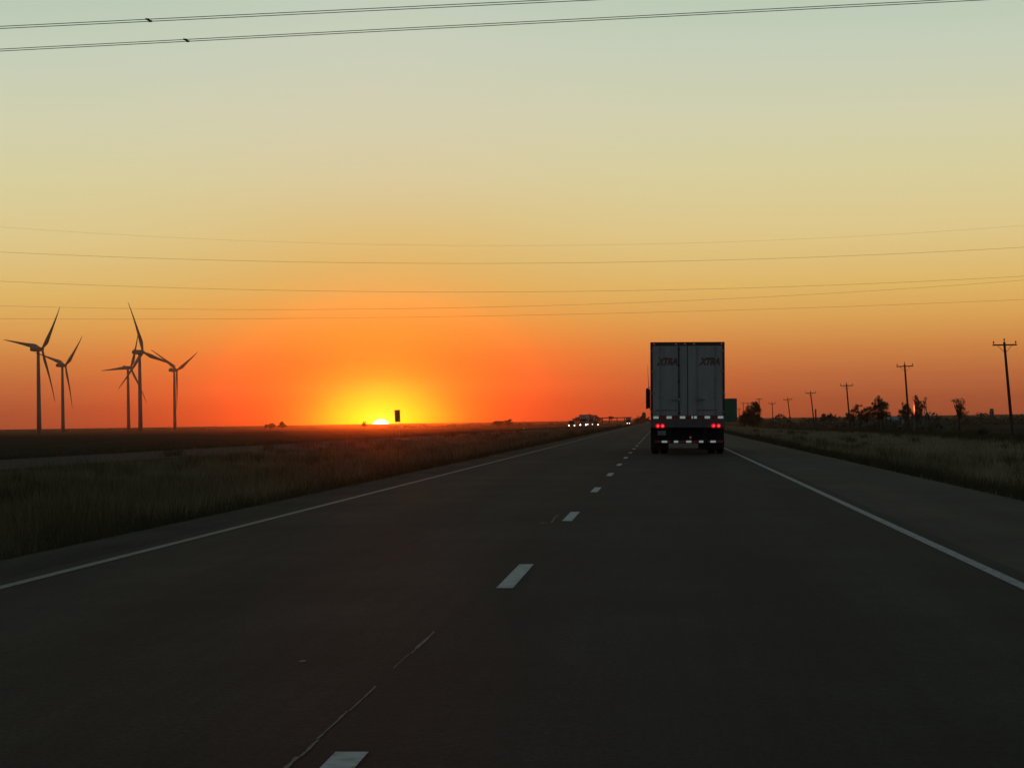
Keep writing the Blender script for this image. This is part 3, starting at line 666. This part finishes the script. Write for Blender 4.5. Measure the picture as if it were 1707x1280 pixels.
# ------------------------------------------------------------------ trees and bushes
M_bark = mat('tree_bark', (.03, .025, .02), .9, var=.3, scale=3)
M_leaf = mat('dusty_leaves', (.045, .05, .025), .8, var=.35, scale=1.5)
def tree(name, label, blobs, foot_px, d, dens=1.0, leaf=.2, limbs=True, trunk_r=.14, group='trees and bushes on the right', cat='tree', lean=0, trunks=None):
    sc = d / FPX; b = foot(foot_px, d); t = empty(name, b, 0, label, cat, group)
    cs = []
    for (bx, by, rx, ry) in blobs:
        p = at(bx, by, d); cs.append((p - b, rx * sc, ry * sc))
    mb = MB()
    tops = [c_ for c_, _, _ in cs]; zmin = min(max(.3, c_.z - rz) for c_, _, rz in cs)
    for fp in (trunks or [foot_px]):
        fx = at(fp, 700, d).x - b.x
        fork = Vector((fx * .9 + lean, 0, max(.4, zmin * .9)))
        mb.tube([(fx, 0, -.3), (fx * .97 + lean * .4, 0, fork.z * .5), fork], [trunk_r * 1.25, trunk_r, trunk_r * .8], 7)
        near_ = sorted(cs, key=lambda q_: abs(q_[0].x - fx))[:max(2, len(cs))]
        for c_, rx, rz in near_:
            for _ in range(3 if limbs else 1):
                e = c_ + Vector((random.uniform(-.7, .7) * rx, random.uniform(-.7, .7) * rx, random.uniform(-.3, .8) * rz))
                mid = fork.lerp(e, .5) + Vector((random.uniform(-.15, .15), random.uniform(-.15, .15), random.uniform(0, .25)))
                mb.tube([fork, mid, e], [trunk_r * .45, trunk_r * .24, trunk_r * .08], 5)
    mb.build('trunk', M_bark, t)
    mb = MB()
    for c_, rx, rz in cs:
        n_ = int(640 * dens * max(.35, rx * rz / (leaf * leaf * 16)))
        subs = [Vector((random.gauss(0, .55), random.gauss(0, .55), random.gauss(0, .5))) for _ in range(14)]
        for _ in range(n_):
            s_ = random.choice(subs); v = s_ + Vector((random.gauss(0, .22), random.gauss(0, .22), random.gauss(0, .22)))
            if v.length > 1.4: continue
            p = c_ + Vector((v.x * rx, v.y * rx, v.z * rz))
            if p.z < .05: p.z = random.uniform(.05, .3)
            u = Vector((random.gauss(0, 1), random.gauss(0, 1), random.gauss(0, 1))).normalized(); w = u.orthogonal().normalized(); l = leaf * random.uniform(.5, 1.1)
            mb.add([p - u * l * .6, p + w * l * .42, p + u * l * .6, p - w * l * .42], [(0, 1, 2, 3)])
    mb.build('crown', M_leaf, t)
    return t
tree('dense_tree', 'dense dark tree with a left sloping outline beside the green sign', [(1259, 682, 8, 10), (1249, 690, 9, 9), (1252, 684, 8, 8), (1245, 695, 10, 8), (1261, 677, 5, 6), (1258, 701, 11, 8), (1246, 703, 13, 6), (1240, 697, 8, 7), (1255, 698, 12, 9), (1263, 692, 5, 13), (1237, 702, 7, 5), (1264, 680, 3, 6)], 1255, 620, 1.05, .24)
tree('bush', 'small round bush on the field edge, left one of a pair', [(1374, 694, 5, 4.5), (1373, 697, 6, 4)], 1374, 800, 1.3, .25, cat='bush', trunk_r=.06)
tree('bush', 'small round bush on the field edge, right one of a pair', [(1384, 693.5, 4.5, 5), (1386, 697, 6, 4)], 1384, 800, 1.3, .25, cat='bush', trunk_r=.06)
tree('loose_tree', 'loose leaning tree with wispy crown just right of a utility pole', [(1414, 694, 5, 6), (1421, 685, 4.5, 5), (1426, 680, 4, 4), (1431, 676, 5, 3), (1421, 693, 6, 5), (1428, 686, 5, 5), (1418, 698, 8, 4)], 1420, 560, .75, .2, trunk_r=.1, trunks=[1418, 1424])
tree('loose_tree', 'low spreading tree between the wispy tree and the tallest loose tree', [(1436, 688, 4, 5), (1442, 683, 5, 5), (1449, 689, 8, 5), (1444, 691, 8, 5), (1432, 692, 5, 6), (1440, 696, 10, 5)], 1443, 565, .95, .2, trunk_r=.12, trunks=[1434, 1446])
tree('loose_tree', 'tallest loose tree with an open trunk right of the low spreading one', [(1466, 668, 6.5, 7), (1474, 675, 7, 5), (1463, 678, 6, 5), (1455, 682, 7, 6), (1468, 676, 7, 6), (1458, 674, 4, 5), (1470, 684, 10, 7), (1459, 691, 9, 6), (1476, 692, 8, 6)], 1466, 560, 1.1, .2, trunk_r=.14, trunks=[1465, 1472])
tree('round_tree', 'dark tree behind the second utility pole, left of the flare', [(1508, 680, 6, 8), (1504, 686, 5, 5), (1512, 688, 7, 8), (1510, 676, 4, 5), (1506, 694, 9, 6), (1514, 682, 5, 6)], 1511, 600, 1.2, .22)
tree('round_tree', 'dark tree right of the orange flare with a pointed top', [(1526, 665, 3.2, 6), (1535, 677, 5.5, 8), (1527, 676, 4, 7), (1532, 686, 8, 7), (1523, 691, 6, 6), (1530, 694, 10, 6), (1530, 672, 4, 6)], 1529, 600, 1.2, .22)
tree('sparse_tree', 'nearly bare tree standing alone between two utility poles', [(1591, 667, 6, 4), (1599, 668, 4, 6), (1605, 671, 4, 6), (1599, 678, 4, 5), (1598, 688, 4, 6), (1609, 690, 6, 5), (1606, 683, 4, 5), (1596, 676, 7, 6), (1603, 678, 7, 6), (1594, 672, 5, 5), (1602, 692, 7, 5)], 1599, 520, .30, .17, trunk_r=.26)
tree('shrub', 'small dark shrub in the right field near the nearest pole', [(1637, 718, 6, 4), (1633, 721, 5, 3.5), (1642, 720, 5, 4)], 1637, 215, 1.4, .07, cat='shrub', trunk_r=.03)
LG = 'tiny trees on the far horizon'
tree('far_tree', 'tiny tree clump on the horizon left of the sun, left one', [(447, 709, 5, 2.5), (452, 707.5, 4, 3.5), (457, 709, 3, 2), (450, 711, 8, 2.5)], 451, 1900, 1.2, .5, group=LG)
tree('far_tree', 'tiny peaked tree on the horizon left of the sun', [(468, 706.5, 3, 4), (471, 705, 2.5, 3), (476, 708.5, 3.5, 2.5), (471, 710, 7, 2.5)], 470, 1900, 1.2, .5, group=LG)
tree('far_tree', 'tiny bush on the horizon just left of the sun disc', [(607.5, 706, 3, 3), (606, 708.5, 4, 2.5), (610, 709, 3, 2)], 607, 1900, 1.3, .45, group=LG)
tree('far_tree', 'low tree clump on the horizon left of the oncoming headlamps', [(829, 704, 6, 2), (835, 703.3, 5, 2.4), (831, 706, 8, 2)], 832, 1600, 1.3, .45, group=LG)
tree('far_tree', 'second low tree clump nearer to the oncoming headlamps', [(845, 702.8, 5, 2.6), (851, 702, 3.5, 3), (848, 705.5, 7, 2)], 848, 1600, 1.3, .45, group=LG)
tree('far_tree', 'tree clump rising behind the oncoming trucks', [(970, 697, 8, 4), (980, 695, 9, 4.5), (990, 697, 8, 4), (962, 699, 7, 3), (998, 700, 6, 3)], 980, 1500, 1.3, .45, group=LG)
tree('far_tree', 'tiny lone tree beside the low bridge on the horizon', [(1019, 696.5, 4, 3)], 1019, 1500, 1.3, .4, group=LG)
tree('far_tree', 'dark tree mass beside the grain elevator left of the truck', [(1065, 698, 5, 4), (1060, 700, 5, 3), (1080, 699, 5, 3)], 1064, 1500, 1.4, .45, group=LG)

# a far tree line that reads as one mass
mb = MB(); random.seed(3)
def far_line(px0, px1, d, h, n_):
    for _ in range(n_):
        px = random.uniform(px0, px1); b = foot(px, d); hh = h * random.uniform(.3, 1) * (1 + .6 * math.sin(px * .11) * math.sin(px * .037))
        p = b + Vector((0, random.uniform(-30, 30), random.uniform(0, max(.3, hh))))
        u = Vector((random.gauss(0, 1), random.gauss(0, 1), random.gauss(0, 1))).normalized(); w = u.orthogonal().normalized(); l = .8
        mb.add([p - u * l, p + w * l * .7, p + u * l, p - w * l * .7], [(0, 1, 2, 3)])
far_line(1268, 1760, 1200, 4.3, 6000); far_line(1395, 1570, 650, 2.2, 1500); far_line(-40, 420, 3900, 4.0, 1500); far_line(640, 1070, 2600, 3.6, 2500)
tag(mb.build('far_tree_line', M_leaf), 'thin dark line of distant scrub along the horizon', 'scrub', kind='stuff')

# ------------------------------------------------------------------ far structures
M_metal = mat('pale_sheet_metal', (.09, .095, .11), .5, var=.15, scale=.5); M_dark = mat('dark_building', (.06, .055, .055), .8, var=.2, scale=.4)
def span(pxa, pxb, pyt, d):
    a0, b0 = at(pxa, pyt, d), at(pxb, pyt, d); m = (a0.x + b0.x) / 2; z = float(zg(m, d)); return m, z, (b0.x - a0.x) / 2, a0.z - z
m_, z_, w_, h_ = span(1479, 1504, 693.5, 660); t = empty('shed', (m_, 660, z_), R(-7), 'long low bluish metal shed left of the second utility pole', 'shed')
mb = MB(); mb.box(-w_, w_, 0, 8, -.2, h_ * .72); mb.build('wall', M_metal, t)
mb = MB(); mb.add([(-w_ - .2, -.2, h_ * .72), (w_ + .2, -.2, h_ * .72), (w_ + .2, 4, h_), (-w_ - .2, 4, h_), (w_ + .2, 8.2, h_ * .72), (-w_ - .2, 8.2, h_ * .72)], [(0, 1, 2, 3), (3, 2, 4, 5), (0, 3, 5), (1, 4, 2), (0, 5, 4, 1)]); mb.build('roof', M_metal, t)
mb = MB(); mb.box(-.8, .8, -.05, -.005, 0, h_ * .55); mb.build('door', M_dark, t)
m_, z_, w_, h_ = span(1537, 1553, 686.5, 680); t = empty('house', (m_, 680, z_), R(-8), 'small dark house with a gabled roof right of the flare trees', 'house')
mb = MB(); mb.box(-w_ + .2, w_ - .2, 0, 6, -.2, h_ * .55); mb.build('wall', M_dark, t)
mb = MB(); mb.add([(-w_, -.3, h_ * .55), (w_, -.3, h_ * .55), (0, -.3, h_), (-w_, 6.3, h_ * .55), (w_, 6.3, h_ * .55), (0, 6.3, h_)], [(0, 1, 2), (5, 4, 3), (0, 2, 5, 3), (2, 1, 4, 5), (0, 3, 4, 1)]); mb.build('roof', M_dark, t)
mb = MB(); mb.box(-.4, .4, -.04, -.005, 1.0, 2.0); mb.build('window', M_glass, t)
m_, z_, w_, h_ = span(1538, 1544.5, 663, 670); t = empty('windmill_tower', (m_, 668, z_), 0, 'thin lattice windmill tower beside the small gabled house', 'tower')
mb = MB()
for sx in (-1, 1):
    for sy in (-1, 1): mb.tube([(sx * w_, sy * w_, -.2), (sx * .12, sy * .12, h_ - .5)], .05, 4)
for k in range(5):
    u = k / 5; ww = w_ * (1 - u) + .12 * u; z = (h_ - .5) * u; u2 = (k + 1) / 5; w2 = w_ * (1 - u2) + .12 * u2; z2 = (h_ - .5) * u2
    for sy in (-1, 1): mb.tube([(-ww, sy * ww, z), (w2, sy * w2, z2)], .03, 4).tube([(ww, sy * ww, z), (-w2, sy * w2, z2)], .03, 4)
mb.build('lattice', M_steel, t)
mb = MB()
for k in range(12):
    an = 2 * math.pi * k / 12; c0 = Vector((0, -.3, h_ - .2)); u = Vector((math.cos(an), 0, math.sin(an))); w = Vector((-math.sin(an), .3, math.cos(an)))
    mb.add([c0 + u * .15 - w * .04, c0 + u * .15 + w * .04, c0 + u * .4 + w * .07, c0 + u * .4 - w * .07], [(0, 1, 2, 3)])
mb.build('wheel', M_steel, t)
m_, z_, w_, h_ = span(1649.5, 1656.5, 681, 1500); t = empty('silo', (m_, 1500, z_), 0, 'pale square topped silo on the right horizon left of the nearest pole', 'silo')
mb = MB(); mb.cyl((0, 0, h_ * .45), w_, (0, 0, 1), h_ * .9, 20); mb.build('wall', M_metal, t)
mb = MB(); mb.tube([(0, 0, h_ * .9), (0, 0, h_)], [w_ * 1.03, w_ * .7], 20); mb.build('roof', M_metal, t)
m_, z_, w_, h_ = span(1070, 1076.5, 688.5, 1550); t = empty('grain_elevator', (m_, 1550, z_), 0, 'blocky dark grain elevator on the horizon just left of the truck', 'building')
mb = MB(); mb.box(-w_, w_, 0, 6, -.2, h_); mb.build('tower', M_dark, t)
mb = MB(); mb.add([(-w_ - 3.6, 0, -.2), (-w_, 0, -.2), (-w_, 0, h_ * .8), (-w_ - 3.6, 0, h_ * .35), (-w_ - 3.6, 5, -.2), (-w_, 5, -.2), (-w_, 5, h_ * .8), (-w_ - 3.6, 5, h_ * .35)], [(0, 1, 2, 3), (7, 6, 5, 4), (3, 2, 6, 7), (0, 3, 7, 4)]); mb.build('annex', M_dark, t)
mb = MB(); mb.box(-w_ * .5, w_ * .5, 1, 4, h_, h_ + .5); mb.build('roof', M_dark, t)
m_, z_, w_, h_ = span(1003, 1042, 696.3, 2300); t = empty('bridge', (m_, 2300, z_), 0, 'low dark bridge deck crossing on the horizon left of the far truck', 'bridge')
mb = MB(); mb.box(-w_ - 6, w_ + 6, 0, 9, h_ - .6, h_); mb.build('deck', M_dark, t)
for k in (-.95, -.35, .3, .95):
    mb = MB(); mb.box(w_ * k - .4, w_ * k + .4, 3, 6, -.3, h_ - .6); mb.build('pier', M_dark, t)
mb = MB(); mb.box(-w_ - 6, w_ + 6, 0, .2, h_, h_ + .25); mb.build('parapet', M_dark, t)
# gas flare
M_flame = mat('flame', (.5, .1, .02), .5, emit=(1, .07, .015), estr=.8); M_flcore = mat('flame_core', (.8, .4, .1), .5, emit=(1, .35, .1), estr=1.5)
d = 575; b = foot(1524, d); t = empty('gas_flare', b, 0, 'slim stack with a bright orange red flame glowing between two dark trees', 'flare')
z0 = at(1524, 691, d).z - b.z; z1 = at(1524, 668, d).z - b.z; hh = z1 - z0
mb = MB(); mb.tube([(0, 0, -.2), (0, 0, z0)], .09, 8); mb.build('stack', M_steel, t)
mb = MB(); mb.tube([(0, 0, z0), (.03, 0, z0 + hh * .2), (-.02, 0, z0 + hh * .5), (-.06, 0, z0 + hh * .8), (-.05, 0, z1)], [.07, .18, .23, .15, .04], 12); fl = mb.build('flame', M_flame, t, smooth=True)
mb = MB(); mb.tube([(.02, -.2, z0 + hh * .15), (0, -.26, z0 + hh * .38), (-.03, -.25, z0 + hh * .62), (-.04, -.2, z0 + hh * .7)], [.03, .10, .08, .02], 10); mb.build('flame_core', M_flcore, fl, smooth=True)

# ------------------------------------------------------------------ haze
M_haze = bpy.data.materials.new('evening_haze'); M_haze.use_nodes = True; t_ = M_haze.node_tree; t_.nodes.clear()
pv = t_.nodes.new('ShaderNodeVolumePrincipled'); pv.inputs['Color'].default_value = (.95, .86, .74, 1); pv.inputs['Density'].default_value = 3e-5; pv.inputs['Anisotropy'].default_value = .97
om = t_.nodes.new('ShaderNodeOutputMaterial'); t_.links.new(pv.outputs[0], om.inputs['Volume'])
mb = MB(); mb.box(-9300, 9300, -3300, 9300, -6.5, 135); hz = tag(mb.build('haze', M_haze), kind='stuff')
